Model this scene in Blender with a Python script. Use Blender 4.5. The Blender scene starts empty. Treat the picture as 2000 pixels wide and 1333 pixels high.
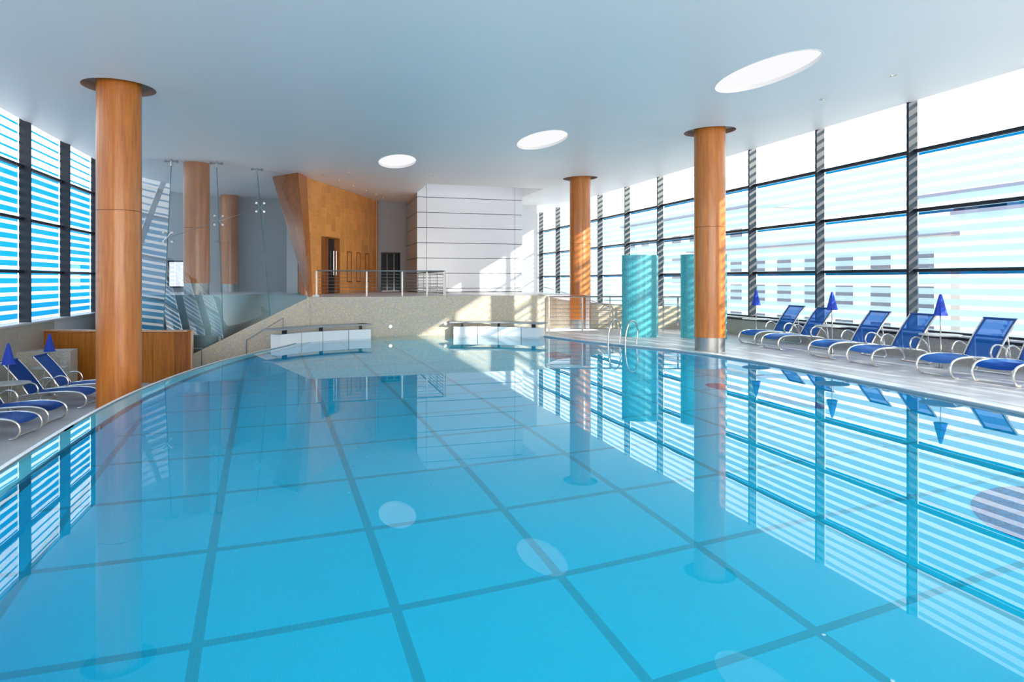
import bpy, bmesh, math, random
from math import sin, cos, pi, radians, atan2, hypot
from mathutils import Vector, Matrix
from mathutils.geometry import delaunay_2d_cdt
random.seed(7)
SC = bpy.context.scene
COL = SC.collection

# ------------------------------------------------------------------ camera, world, sun, exposure
FPX, U0, V0, HCAM = 1280.0, 1000.0, 547.0, 1.72
YAW = math.atan(383 / 1280.0)
cam = bpy.data.cameras.new('camera'); camo = bpy.data.objects.new('camera', cam); COL.objects.link(camo)
cam.sensor_width = 36.0; cam.lens = 36.0 * FPX / 2000.0
cam.shift_y = -(666.5 - V0) / 2000.0
camo.location = (0, 0, HCAM); camo.rotation_euler = (pi / 2, 0, -YAW)
cam.clip_start = 0.05; cam.clip_end = 500
SC.camera = camo
SKY = 2.0
w = bpy.data.worlds.new('world'); SC.world = w; w.use_nodes = True
nt = w.node_tree; nt.nodes.clear()
o_ = nt.nodes.new('ShaderNodeOutputWorld'); b_ = nt.nodes.new('ShaderNodeBackground')
tc_ = nt.nodes.new('ShaderNodeTexCoord'); sx_ = nt.nodes.new('ShaderNodeSeparateXYZ')
mr_ = nt.nodes.new('ShaderNodeMapRange'); mx_ = nt.nodes.new('ShaderNodeMix'); mx_.data_type = 'RGBA'
nt.links.new(tc_.outputs['Generated'], sx_.inputs[0]); nt.links.new(sx_.outputs['Z'], mr_.inputs['Value'])
mr_.inputs['From Min'].default_value = 0.0; mr_.inputs['From Max'].default_value = 0.9
mx_.inputs['A'].default_value = (1.0, 0.985, 0.96, 1); mx_.inputs['B'].default_value = (0.72, 0.85, 1.0, 1)
nt.links.new(mr_.outputs[0], mx_.inputs['Factor']); nt.links.new(mx_.outputs['Result'], b_.inputs['Color'])
b_.inputs['Strength'].default_value = SKY
nt.links.new(b_.outputs[0], o_.inputs['Surface'])
SUND = Vector((-0.49, 1.0, -0.294))
sl = bpy.data.lights.new('sun', 'SUN'); sl.energy = 6.2; sl.angle = radians(0.6); sl.color = (1.0, 0.93, 0.82)
so = bpy.data.objects.new('sun', sl); COL.objects.link(so)
so.rotation_euler = SUND.to_track_quat('-Z', 'Y').to_euler(); so.location = (30, -40, 25)
def portal(loc, rot, sx, sy):
    l = bpy.data.lights.new('window_portal', 'AREA'); l.shape = 'RECTANGLE'; l.size = sx; l.size_y = sy
    l.cycles.is_portal = True
    o = bpy.data.objects.new('window_portal', l); COL.objects.link(o); o.location = loc; o.rotation_euler = rot
al = bpy.data.lights.new('front_fill_light', 'AREA'); al.shape = 'RECTANGLE'; al.size = 19; al.size_y = 4.6; al.energy = 1050; al.color = (1.0, .93, .84)
ao = bpy.data.objects.new('front_fill_light', al); COL.objects.link(ao); ao.location = (2.85, -5.6, 3.0); ao.rotation_euler = (pi / 2, 0, 0)   # added fill light behind the camera, brightens and warms the interior
portal((13.1, 17, 3.1), (0, pi / 2, 0), 5.2, 46)
portal((-7.4, 14, 3.1), (0, -pi / 2, 0), 5.2, 40)
vs = SC.view_settings
vs.view_transform = 'Standard'; vs.look = 'None'; vs.gamma = 1.0; vs.exposure = 0.72; vs.use_curve_mapping = False
SC.display_settings.display_device = 'sRGB'
SC.cycles.use_denoising = True
SC.cycles.max_bounces = 12; SC.cycles.transparent_max_bounces = 24; SC.cycles.diffuse_bounces = 6
SC.cycles.caustics_refractive = True; SC.cycles.caustics_reflective = True
SC.cycles.sample_clamp_indirect = 12.0

# ------------------------------------------------------------------ dimensions
ZC = 5.29; ZL = -0.98; ZU = 1.2
XR, XL = 12.9, -7.2
YB = 30.5; YM = 20.6
POOL = [(6.45, YM), (6.62, 19.6), (6.85, 18.5), (7.27, 17.0), (7.85, 15.5), (8.3, 14.6), (8.62, 13.6), (8.82, 12.6), (8.92, 11.4),
        (8.95, 9.9), (8.88, 7.9), (8.78, 6.2), (8.5, 4.6), (7.8, 3.1), (6.6, 1.95), (5.0, 1.2), (3.2, 0.9), (1.4, 1.1), (0.0, 1.6),
        (-1.2, 2.4), (-2.0, 3.4), (-2.5, 4.7), (-2.7, 6.0), (-2.76, 7.2), (-2.79, 8.6), (-2.78, 9.8), (-2.74, 10.7), (-2.66, 11.6), (-2.5, 12.7),
        (-2.3, 13.8), (-1.98, 15.1), (-1.56, 16.35), (-1.13, 17.4), (-0.75, 18.25), (-0.45, 19.2), (-0.3, 20.0), (-0.25, YM)]
def smooth_poly(P, it=2):
    for _ in range(it):
        Q = [P[0]]
        for a, b in zip(P[:-1], P[1:]):
            Q += [(a[0] * .75 + b[0] * .25, a[1] * .75 + b[1] * .25), (a[0] * .25 + b[0] * .75, a[1] * .25 + b[1] * .75)]
        Q.append(P[-1]); P = Q
    return P
POOL = smooth_poly(POOL, 2)
def offset(P, d):      # + = to the left of travel
    R = []
    for i, p in enumerate(P):
        a = P[max(i - 1, 0)]; b = P[min(i + 1, len(P) - 1)]
        dx, dy = b[0] - a[0], b[1] - a[1]; L = hypot(dx, dy) or 1
        R.append((p[0] - dy / L * d, p[1] + dx / L * d))
    return R

# ------------------------------------------------------------------ material helpers
MATS = {}
class NB:
    def __init__(s, name):
        s.m = bpy.data.materials.new(name); s.m.use_nodes = True; s.t = s.m.node_tree; s.t.nodes.clear()
        s.out = s.n('OutputMaterial')
    def n(s, kind, **kw):
        x = s.t.nodes.new('ShaderNode' + kind)
        for k, v in kw.items():
            if hasattr(x, k): setattr(x, k, v)
            else: x.inputs[k.replace('_', ' ')].default_value = v
        return x
    def l(s, a, b): s.t.links.new(a, b)
    def math(s, op, a, b=None, clamp=False):
        x = s.t.nodes.new('ShaderNodeMath'); x.operation = op; x.use_clamp = clamp
        for i, v in enumerate((a, b)):
            if v is None: continue
            if isinstance(v, (int, float)): x.inputs[i].default_value = v
            else: s.l(v, x.inputs[i])
        return x.outputs[0]
    def mix(s, f, a, b):
        x = s.t.nodes.new('ShaderNodeMix'); x.data_type = 'RGBA'
        for key, v in (('Factor', f), ('A', a), ('B', b)):
            if isinstance(v, (int, float)): x.inputs[key].default_value = v
            elif isinstance(v, tuple): x.inputs[key].default_value = (*v[:3], 1)
            else: s.l(v, x.inputs[key])
        return x.outputs['Result']
    def ramp(s, f, stops, interp='LINEAR'):
        x = s.t.nodes.new('ShaderNodeValToRGB'); x.color_ramp.interpolation = interp
        e = x.color_ramp.elements
        while len(e) < len(stops): e.new(0.5)
        for q, (p, c) in zip(e, stops): q.position = p; q.color = (*c[:3], 1)
        s.l(f, x.inputs[0]); return x.outputs[0]
    def bsdf(s, color, rough=.5, metal=0., spec=.5, coat=0., normal=None):
        b = s.n('BsdfPrincipled')
        if isinstance(color, tuple): b.inputs['Base Color'].default_value = (*color[:3], 1)
        else: s.l(color, b.inputs['Base Color'])
        b.inputs['Roughness'].default_value = rough; b.inputs['Metallic'].default_value = metal
        b.inputs['Specular IOR Level'].default_value = spec; b.inputs['Coat Weight'].default_value = coat
        b.inputs['Coat Roughness'].default_value = .12
        if normal is not None: s.l(normal, b.inputs['Normal'])
        return b
    def bump(s, h, strength=.3, dist=.01):
        x = s.n('Bump'); x.inputs['Strength'].default_value = strength; x.inputs['Distance'].default_value = dist
        s.l(h, x.inputs['Height']); return x.outputs[0]
    def coord(s, which='Object', scale=None, rot=None):
        tc = s.n('TexCoord')
        o = tc.outputs[which]
        if scale or rot:
            mp = s.n('Mapping')
            if scale: mp.inputs['Scale'].default_value = scale
            if rot: mp.inputs['Rotation'].default_value = rot
            s.l(o, mp.inputs[0]); o = mp.outputs[0]
        return o
    def done(s, sh):
        s.l(sh.outputs[0] if hasattr(sh, 'outputs') else sh, s.out.inputs['Surface']); return s.m

def plain(name, color, rough=.5, metal=0., spec=.5, coat=0., noise=0.04, nscale=6.0):
    if name in MATS: return MATS[name]
    b = NB(name)
    tx = b.n('TexNoise'); tx.inputs['Scale'].default_value = nscale; tx.inputs['Detail'].default_value = 3
    b.l(b.coord('Object'), tx.inputs['Vector'])
    dk = tuple(c * (1 - noise * 2) for c in color); lt = tuple(min(1, c * (1 + noise)) for c in color)
    col = b.mix(tx.outputs['Fac'], dk, lt)
    MATS[name] = b.done(b.bsdf(col, rough, metal, spec, coat)); return MATS[name]

def geo_pos(b):
    return b.n('NewGeometry').outputs['Position']

def wood(name, base, dark, gscale=1.0, rnd=False, rough=.32):
    b = NB(name)
    pos = geo_pos(b)
    mp = b.n('Mapping'); mp.inputs['Scale'].default_value = (14 * gscale, 14 * gscale, .9 * gscale); b.l(pos, mp.inputs[0])
    tx = b.n('TexNoise'); tx.inputs['Scale'].default_value = 1.6; tx.inputs['Detail'].default_value = 6; tx.inputs['Roughness'].default_value = .62
    b.l(mp.outputs[0], tx.inputs['Vector'])
    mp2 = b.n('Mapping'); mp2.inputs['Scale'].default_value = (60, 60, 2.5); b.l(pos, mp2.inputs[0])
    t2 = b.n('TexNoise'); t2.inputs['Scale'].default_value = 1.0; t2.inputs['Detail'].default_value = 2
    b.l(mp2.outputs[0], t2.inputs['Vector'])
    f = b.math('ADD', b.math('MULTIPLY', tx.outputs['Fac'], .75), b.math('MULTIPLY', t2.outputs['Fac'], .25))
    col = b.ramp(f, [(.3, dark), (.5, tuple((x + y) / 2 for x, y in zip(base, dark))), (.68, base)])
    if rnd:
        oi = b.n('ObjectInfo')
        hsv = b.n('HueSaturation'); b.l(col, hsv.inputs['Color'])
        b.l(b.math('ADD', b.math('MULTIPLY', oi.outputs['Random'], .24), .88), hsv.inputs['Value'])
        col = hsv.outputs[0]
    return b.done(b.bsdf(col, rough, 0, .5, .25))

def mosaic(name, cols, scale=42., rough=.35, patch=1.3, grout=(.42, .40, .36)):
    b = NB(name)
    pos = geo_pos(b)
    v = b.n('TexVoronoi'); v.inputs['Scale'].default_value = scale; v.inputs['Randomness'].default_value = .85
    b.l(pos, v.inputs['Vector'])
    sp = b.n('SeparateColor'); b.l(v.outputs['Color'], sp.inputs[0])
    nz = b.n('TexNoise'); nz.inputs['Scale'].default_value = patch; nz.inputs['Detail'].default_value = 3; b.l(pos, nz.inputs['Vector'])
    f = b.math('ADD', b.math('MULTIPLY', sp.outputs[0], .75), b.math('MULTIPLY', nz.outputs['Fac'], .5))
    f = b.math('SUBTRACT', f, .12)
    n = len(cols)
    col = b.ramp(f, [((i + .02) / n, c) for i, c in enumerate(cols)], 'CONSTANT')
    v2 = b.n('TexVoronoi', feature='DISTANCE_TO_EDGE'); v2.inputs['Scale'].default_value = scale; v2.inputs['Randomness'].default_value = .85
    b.l(pos, v2.inputs['Vector'])
    g = b.math('LESS_THAN', v2.outputs['Distance'], .06)
    col = b.mix(g, col, grout)
    return b.done(b.bsdf(col, rough, 0, .5, 0, b.bump(b.math('SUBTRACT', 1.0, g), .15, .003)))

def tiles(name, c1, c2, grout, size, rough=.3, axes='XYZ', gw=.04, rnd=.1):
    """square tile grid from world position; joints narrower than a pixel row are left to the material"""
    b = NB(name)
    pos = geo_pos(b); sp = b.n('SeparateXYZ'); b.l(pos, sp.inputs[0])
    gs = []
    cells = []
    for ax in axes:
        q = b.math('DIVIDE', sp.outputs[ax], size)
        fr = b.math('FRACT', q); gs.append(b.math('LESS_THAN', fr, gw)); cells.append(b.math('FLOOR', q))
    g = gs[0]
    for k in gs[1:]: g = b.math('MAXIMUM', g, k)
    cv = b.n('CombineXYZ')
    for i, c in enumerate(cells): b.l(c, cv.inputs[i])
    wn = b.n('TexWhiteNoise'); b.l(cv.outputs[0], wn.inputs['Vector'])
    col = b.mix(wn.outputs['Value'], c1, c2)
    col = b.mix(g, col, grout)
    return b.done(b.bsdf(col, rough, 0, .5, 0, b.bump(b.math('SUBTRACT', 1.0, g), .2, .002)))

def schlick(b, f0):
    # thin pane reflectance, the same from both sides
    lw = b.n('LayerWeight'); lw.inputs[0].default_value = .5
    p = b.math('POWER', lw.outputs['Facing'], 5.0)
    return b.math('ADD', b.math('MULTIPLY', p, .8 - f0), f0)
def glass_pane_mat(name, film_t, film_s, frac, top_line=None, period=.2233, trans=.35):
    """clear glass with printed horizontal film stripes (object space z); the film is part tinted clear, part scattering"""
    b = NB(name)
    sp = b.n('SeparateXYZ'); b.l(b.coord('Object'), sp.inputs[0])
    z = sp.outputs['Z']
    fr = b.math('FRACT', b.math('ADD', b.math('DIVIDE', z, period), 100.37))
    stripe = b.math('LESS_THAN', fr, frac)
    clear = b.n('BsdfTransparent'); clear.inputs[0].default_value = (.97, .985, .98, 1)
    ft = b.n('BsdfTransparent'); ft.inputs[0].default_value = (*film_t, 1)
    fs = b.n('BsdfTranslucent'); fs.inputs[0].default_value = (*film_s, 1)
    film = b.n('MixShader'); film.inputs[0].default_value = trans
    b.l(ft.outputs[0], film.inputs[1]); b.l(fs.outputs[0], film.inputs[2])
    m = b.n('MixShader'); b.l(stripe, m.inputs[0]); b.l(clear.outputs[0], m.inputs[1]); b.l(film.outputs[0], m.inputs[2])
    last = m
    if top_line:
        f2 = b.n('BsdfTransparent'); f2.inputs[0].default_value = (*top_line, 1)
        tl = b.math('MULTIPLY', b.math('GREATER_THAN', z, .575), b.math('LESS_THAN', z, .63))
        m2 = b.n('MixShader'); b.l(tl, m2.inputs[0]); b.l(m.outputs[0], m2.inputs[1]); b.l(f2.outputs[0], m2.inputs[2]); last = m2
    gl = b.n('BsdfGlossy'); gl.inputs['Roughness'].default_value = .01; gl.inputs[0].default_value = (1, 1, 1, 1)
    m3 = b.n('MixShader'); b.l(schlick(b, .05), m3.inputs[0]); b.l(last.outputs[0], m3.inputs[1]); b.l(gl.outputs[0], m3.inputs[2])
    return b.done(m3)

def screen_glass(name, tint=(.86, .91, .92), f0=.11):
    b = NB(name)
    t = b.n('BsdfTransparent'); t.inputs[0].default_value = (*tint, 1)
    gl = b.n('BsdfGlossy'); gl.inputs['Roughness'].default_value = .005; gl.inputs[0].default_value = (1, 1, 1, 1)
    m3 = b.n('MixShader'); b.l(schlick(b, f0), m3.inputs[0]); b.l(t.outputs[0], m3.inputs[1]); b.l(gl.outputs[0], m3.inputs[2])
    return b.done(m3)

def emit(name, color, strength):
    b = NB(name); e = b.n('Emission'); e.inputs[0].default_value = (*color, 1); e.inputs[1].default_value = strength
    return b.done(e)

WOOD = wood('cherry_veneer', (.66, .215, .030), (.40, .10, .010))
WOODP = wood('cherry_tiles', (1.0, .45, .12), (.86, .32, .065), rnd=True)
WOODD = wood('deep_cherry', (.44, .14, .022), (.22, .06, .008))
STEEL = plain('brushed_steel', (.36, .35, .34), .42, 1.0, noise=.06, nscale=20)
CHROME = plain('polished_steel', (.60, .60, .59), .2, 1.0, noise=.02)
DRUM = plain('stainless_sheet', (.13, .20, .23), .34, 1.0, noise=.08, nscale=1.2)
DARKM = plain('anthracite_metal', (.018, .024, .034), .42, .2, .4)
CEIL = plain('ceiling_paint', (.95, .905, .87), .45, 0, .35, noise=.01, nscale=.4)
WHITE = plain('white_lacquer', (.86, .86, .87), .3, noise=.01)
PANELW = plain('white_cladding', (.80, .80, .83), .22, 0, .5, .3, noise=.01)
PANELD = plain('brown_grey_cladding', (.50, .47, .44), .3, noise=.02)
JOINT = plain('dark_joint', (.03, .03, .035), .7)
GREYW = plain('grey_plaster', (.40, .42, .44), .7, noise=.02)
PALEW = plain('pale_plaster', (.74, .73, .74), .7, noise=.02)
LEDGE = plain('pale_stone_ledge', (.66, .65, .66), .4, noise=.04)
SLATE = plain('grey_stone_slab', (.33, .34, .35), .4, noise=.07, nscale=14)
COPING = plain('white_coping_stone', (.80, .80, .82), .25, noise=.04, nscale=9)
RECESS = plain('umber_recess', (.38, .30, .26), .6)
BLUE = plain('blue_canopy_cloth', (.015, .055, .46), .75, noise=.08, nscale=12)
TABLE = plain('brushed_tabletop', (.42, .42, .38), .35, .2, noise=.05)
LPAINT = plain('silver_tube_paint', (.72, .70, .66), .25, .75, noise=.03)
DARKG = plain('dark_door_glass', (.02, .022, .025), .08, 0, .6)
BLACK = plain('plain_black', (.012, .012, .013), .6)  # even near-black for the back door leaf
MOSA = mosaic('sand_mosaic', [(.38, .34, .29), (.52, .45, .36), (.62, .47, .26), (.52, .45, .42), (.68, .57, .42), (.42, .42, .38), (.72, .50, .22), (.66, .60, .55)])
MOSG = mosaic('grey_green_mosaic', [(.34, .35, .31), (.46, .46, .40), (.54, .50, .40), (.42, .42, .42), (.60, .56, .48), (.40, .43, .40), (.58, .48, .36), (.52, .53, .50)], grout=(.30, .30, .28))
MOSB = mosaic('indigo_mosaic', [(.01, .05, .25), (.0, .09, .42), (.02, .08, .32), (.0, .14, .5), (.03, .03, .22), (.0, .05, .34)], scale=26, grout=(.05, .1, .3))
TURQ = tiles('turquoise_mosaic', (.035, .33, .39), (.08, .43, .48), (.13, .48, .53), .05, .22, 'XYZ', .09)
DECK = tiles('grey_deck_tile', (.60, .575, .58), (.66, .63, .635), (.52, .50, .50), .30, .34, 'XY', .018)
LOWF = tiles('warm_grey_floor_tile', (.50, .475, .45), (.55, .52, .495), (.42, .40, .38), .30, .4, 'XY', .02)

def pool_tile():
    b = NB('aqua_pool_tile')
    pos = geo_pos(b)
    mp = b.n('Mapping', vector_type='TEXTURE'); mp.inputs['Location'].default_value = (-0.73, 4.60, 0); mp.inputs['Rotation'].default_value = (0, 0, radians(4.0))
    b.l(pos, mp.inputs[0])
    sp = b.n('SeparateXYZ'); b.l(mp.outputs[0], sp.inputs[0])
    lines = None
    for ax, s_, wd in (('X', 1.275, .072), ('Y', 1.29, .072)):
        q = b.math('FRACT', b.math('ADD', b.math('DIVIDE', sp.outputs[ax], s_), 50 + wd / 2 / s_))
        k = b.math('LESS_THAN', q, wd / s_)
        lines = k if lines is None else b.math('MAXIMUM', lines, k)
    fg = None
    for ax in 'XY':
        q = b.math('FRACT', b.math('DIVIDE', sp.outputs[ax], .025))
        k = b.math('LESS_THAN', q, .12)
        fg = k if fg is None else b.math('MAXIMUM', fg, k)
    base = b.mix(b.math('MULTIPLY', fg, .35), (.0, .61, .93), (.03, .74, .96))
    dark = b.mix(b.math('MULTIPLY', fg, .5), (.0, .42, .64), (.03, .54, .74))
    spz = b.n('SeparateXYZ'); b.l(pos, spz.inputs[0])
    onfl = b.math('LESS_THAN', spz.outputs['Z'], -1.30)
    col = b.mix(b.math('MULTIPLY', lines, onfl), base, dark)
    return b.done(b.bsdf(col, .5, 0, .2))
POOLT = pool_tile()

def water_mat():
    b = NB('still_water')
    nz = b.n('TexNoise'); nz.inputs['Scale'].default_value = 1.1; nz.inputs['Detail'].default_value = 2
    b.l(geo_pos(b), nz.inputs['Vector'])
    g = b.n('BsdfGlass'); g.inputs['IOR'].default_value = 1.333; g.inputs['Roughness'].default_value = 0.0
    g.inputs[0].default_value = (.93, 1.0, 1.0, 1)
    b.l(b.bump(nz.outputs['Fac'], .02, .02), g.inputs['Normal'])
    return b.done(g)
WATER = water_mat()
def sling(name, col, tr):
    b = NB(name)
    ch = b.n('TexChecker'); ch.inputs['Scale'].default_value = 260; b.l(b.coord('Object'), ch.inputs['Vector'])
    c = b.mix(b.math('MULTIPLY', ch.outputs['Fac'], .25), col, tuple(x * .5 for x in col))
    p = b.bsdf(c, .45, 0, .5)
    t = b.n('BsdfTransparent'); t.inputs[0].default_value = (.35, .55, .95, 1)
    m = b.n('MixShader'); m.inputs[0].default_value = tr; b.l(p.outputs[0], m.inputs[1]); b.l(t.outputs[0], m.inputs[2])
    return b.done(m)
SLINGB = sling('blue_mesh_back', (.003, .19, .62), .36)
SLINGS = sling('blue_mesh_seat', (.003, .19, .66), .05)
SLINGL = sling('deep_blue_mesh', (.003, .10, .46), .05)
BAND = plain('dark_blue_hem', (.010, .07, .26), .5)
PANE_R = glass_pane_mat('striped_glass_pale', (.20, .42, .54), (.30, .42, .47), .60, (.0, .10, .24), trans=.6)
PANE_L = glass_pane_mat('striped_glass_blue', (.0, .16, .36), (.02, .45, .85), .62, None, trans=.35)
PANE_RT = glass_pane_mat('striped_glass_pale_thin', (.40, .60, .66), (.40, .46, .48), .42, None, trans=.6)
PANE_LT = glass_pane_mat('striped_glass_blue_thin', (.0, .16, .36), (.02, .45, .85), .26, None, trans=.35)
SCREEN = screen_glass('screen_glass')
BUILD1 = plain('pale_facade', (.72, .72, .73), .8)
BUILD2 = plain('cream_facade', (.74, .70, .64), .8)
BWIN = plain('facade_window', (.10, .12, .16), .3)
ROOFM = plain('slate_roof', (.20, .22, .30), .7)
GROUND = plain('pale_street', (.45, .46, .47), .8)
SKYL = emit('daylight_diffuser', (.98, .98, 1.0), .60)
LAMP = emit('lamp_glow', (1.0, .93, .80), 6.0)
LAMPU = emit('small_warm_lamp', (1.0, .86, .62), 1.4)

# ------------------------------------------------------------------ mesh helpers
def obj(name, bm, mat, parent=None, smooth=False, loc=None, mats=None):
    me = bpy.data.meshes.new(name); bm.normal_update(); bm.to_mesh(me); bm.free()
    for m in (mats or [mat]): me.materials.append(m)
    if smooth:
        me.polygons.foreach_set('use_smooth', [True] * len(me.polygons))
        try: me.set_sharp_from_angle(angle=radians(38))
        except Exception: pass
    o = bpy.data.objects.new(name, me); COL.objects.link(o)
    if parent is not None: o.parent = parent
    if loc is not None: o.location = loc
    return o
def tag(o, label=None, cat=None, group=None, kind=None):
    if label: o['label'] = label
    if cat: o['category'] = cat
    if group: o['group'] = group
    if kind: o['kind'] = kind
    return o
def empty(name, loc=(0, 0, 0), rz=0, **kw):
    o = bpy.data.objects.new(name, None); COL.objects.link(o); o.location = loc; o.rotation_euler = (0, 0, rz)
    o.empty_display_size = .1
    return tag(o, **kw)
def copy_tree(o, parent=None):
    c = o.copy(); COL.objects.link(c); c.parent = parent
    for ch in list(o.children): copy_tree(ch, c)
    return c
def box(bm, c, s, rot=None, mi=0):
    M = Matrix.Translation(Vector(c)) @ (rot.to_4x4() if rot is not None else Matrix.Identity(4)) @ Matrix.Diagonal((s[0], s[1], s[2], 1))
    r = bmesh.ops.create_cube(bm, size=1.0, matrix=M)
    if mi:
        for v in r['verts']:
            for f in v.link_faces: f.material_index = mi
    return r['verts']
def bevel_box(bm, c, s, r=.01, rot=None):
    vs_ = box(bm, c, s, rot)
    es = list({e for v in vs_ for e in v.link_edges})
    bmesh.ops.bevel(bm, geom=es, offset=r, segments=2, affect='EDGES', profile=.5)
def tube(bm, pts, r, n=8, cap=True):
    pts = [Vector(p) for p in pts]
    rr = r if isinstance(r, (list, tuple)) else [r] * len(pts)
    t0 = (pts[1] - pts[0]).normalized()
    up = Vector((0, 0, 1)) if abs(t0.z) < .9 else Vector((1, 0, 0))
    nrm = t0.cross(up).normalized(); rings = []
    prev = t0
    for i, p in enumerate(pts):
        if i == 0: t = t0
        elif i == len(pts) - 1: t = (pts[i] - pts[i - 1]).normalized()
        else: t = ((pts[i + 1] - pts[i]).normalized() + (pts[i] - pts[i - 1]).normalized()).normalized()
        q = prev.rotation_difference(t); nrm = (q @ nrm).normalized(); prev = t
        bn = t.cross(nrm)
        rings.append([bm.verts.new(p + (nrm * cos(2 * pi * k / n) + bn * sin(2 * pi * k / n)) * rr[i]) for k in range(n)])
    for a, b in zip(rings[:-1], rings[1:]):
        for k in range(n): bm.faces.new((a[k], a[(k + 1) % n], b[(k + 1) % n], b[k]))
    if cap:
        bm.faces.new(rings[0][::-1]); bm.faces.new(rings[-1])
def catmull(P, k=5):
    P = [Vector(p) for p in P]; R = []
    for i in range(len(P) - 1):
        a = P[max(i - 1, 0)]; b = P[i]; c = P[i + 1]; d = P[min(i + 2, len(P) - 1)]
        for j in range(k):
            t = j / k
            R.append(.5 * ((2 * b) + (c - a) * t + (2 * a - 5 * b + 4 * c - d) * t * t + (3 * b - a - 3 * c + d) * t ** 3))
    R.append(P[-1]); return R
def lathe(bm, prof, c=(0, 0), n=32):
    rings = []
    for r, z in prof:
        rings.append([bm.verts.new((c[0] + r * cos(2 * pi * k / n), c[1] + r * sin(2 * pi * k / n), z)) for k in range(n)] if r > 1e-5
                     else [bm.verts.new((c[0], c[1], z))])
    for a, b in zip(rings[:-1], rings[1:]):
        for k in range(n):
            k2 = (k + 1) % n
            if len(a) == 1 and len(b) == 1: continue
            if len(a) == 1: bm.faces.new((a[0], b[k], b[k2]))
            elif len(b) == 1: bm.faces.new((a[k], b[0], a[k2]))
            else: bm.faces.new((a[k], b[k], b[k2], a[k2]))
def inside(p, P):
    c = False; j = len(P) - 1
    for i in range(len(P)):
        a, b = P[i], P[j]
        if (a[1] > p[1]) != (b[1] > p[1]) and p[0] < (b[0] - a[0]) * (p[1] - a[1]) / (b[1] - a[1]) + a[0]: c = not c
        j = i
    return c
def flat(bm, outer, holes, z, up=True, extra=()):
    pts = []; edges = []
    for a, b in extra: pts += [Vector(a), Vector(b)]; edges.append((len(pts) - 2, len(pts) - 1))
    for loop in [outer] + holes:
        s = len(pts); n = len(loop)
        pts += [Vector(p) for p in loop]; edges += [(s + i, s + (i + 1) % n) for i in range(n)]
    v, e, f, *_ = delaunay_2d_cdt(pts, edges, [], 0, 1e-5)
    bv = [bm.verts.new((p.x, p.y, z(p.x, p.y) if callable(z) else z)) for p in v]
    for t in f:
        cx = sum(v[i].x for i in t) / 3; cy = sum(v[i].y for i in t) / 3
        if inside((cx, cy), outer) and not any(inside((cx, cy), h) for h in holes):
            a, b, c = (v[i] for i in t)
            ccw = (b.x - a.x) * (c.y - a.y) - (b.y - a.y) * (c.x - a.x) > 0
            idx = list(t) if ccw == up else list(t)[::-1]
            bm.faces.new([bv[i] for i in idx])
    for q in [q for q in bm.verts if not q.link_faces]: bm.verts.remove(q)
def curtain(bm, P, z0, z1, closed=False):
    """vertical ribbon along plan polyline"""
    f0 = z0 if callable(z0) else (lambda x, y: z0); f1 = z1 if callable(z1) else (lambda x, y: z1)
    A = [bm.verts.new((x, y, f0(x, y))) for x, y in P]; B = [bm.verts.new((x, y, f1(x, y))) for x, y in P]
    n = len(P)
    for i in range(n if closed else n - 1):
        j = (i + 1) % n; bm.faces.new((A[i], A[j], B[j], B[i]))
def slabwall(bm, P, th, z0, z1):
    """thick wall following plan polyline, thickness th to the left of travel; z0/z1 number or function"""
    Q = offset(P, th)
    f0 = z0 if callable(z0) else (lambda x, y: z0); f1 = z1 if callable(z1) else (lambda x, y: z1)
    R = []
    for p, q in zip(P, Q):
        R.append([bm.verts.new((p[0], p[1], f0(*p))), bm.verts.new((p[0], p[1], f1(*p))),
                  bm.verts.new((q[0], q[1], f1(*p))), bm.verts.new((q[0], q[1], f0(*p)))])
    for a, b in zip(R[:-1], R[1:]):
        for k in range(4): bm.faces.new((a[k], b[k], b[(k + 1) % 4], a[(k + 1) % 4]))
    bm.faces.new(R[0][::-1]); bm.faces.new(R[-1])
def prism(bm, poly, axis, a, b):
    """extrude polygon; axis 'y': poly in (x,z); 'z': poly in (x,y); 'x': poly in (y,z)"""
    mk = {'y': lambda p, t: (p[0], t, p[1]), 'z': lambda p, t: (p[0], p[1], t), 'x': lambda p, t: (t, p[0], p[1])}[axis]
    A = [bm.verts.new(mk(p, a)) for p in poly]; B = [bm.verts.new(mk(p, b)) for p in poly]
    n = len(poly)
    for i in range(n): bm.faces.new((A[i], A[(i + 1) % n], B[(i + 1) % n], B[i]))
    bm.faces.new(A[::-1]); bm.faces.new(B)
    bmesh.ops.recalc_face_normals(bm, faces=bm.faces[:])
def ring_pts(cx, cy, rx, ry, n=48):
    return [(cx + rx * cos(2 * pi * k / n), cy + ry * sin(2 * pi * k / n)) for k in range(n)]
def BM(): return bmesh.new()
def st(o): return tag(o, kind='structure')

# ------------------------------------------------------------------ outside ground
bm = BM(); flat(bm, [(-160, -120), (200, -120), (200, 220), (-160, 220)], [[(-7.5, -5.2), (13.3, -5.2), (13.3, 40), (-7.5, 40)]], -4.0)
st(obj('ground', bm, GROUND))

# ------------------------------------------------------------------ floors
bm = BM()
di = [i for i, p in enumerate(POOL) if p[1] <= 4.7 and p[0] < 0]
cut = di[-1]
flat(bm, [(12.66, -5), (12.66, 37), (9.3, 37), (9.3, YM), (7.35, YM + .01)] + POOL[:cut + 1] + [(XL, POOL[cut][1]), (XL, -5)], [], 0.0)
st(obj('floor', bm, DECK))
left_edge = POOL[cut:]
bm = BM()
flat(bm, [(XL, left_edge[0][1])] + left_edge + [(-.25, 23.6), (-.25, YB), (XL, YB)], [], ZL)
curtain(bm, [(XL, left_edge[0][1]), left_edge[0]], ZL, 0)
st(obj('floor_lower', bm, LOWF))
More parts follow.
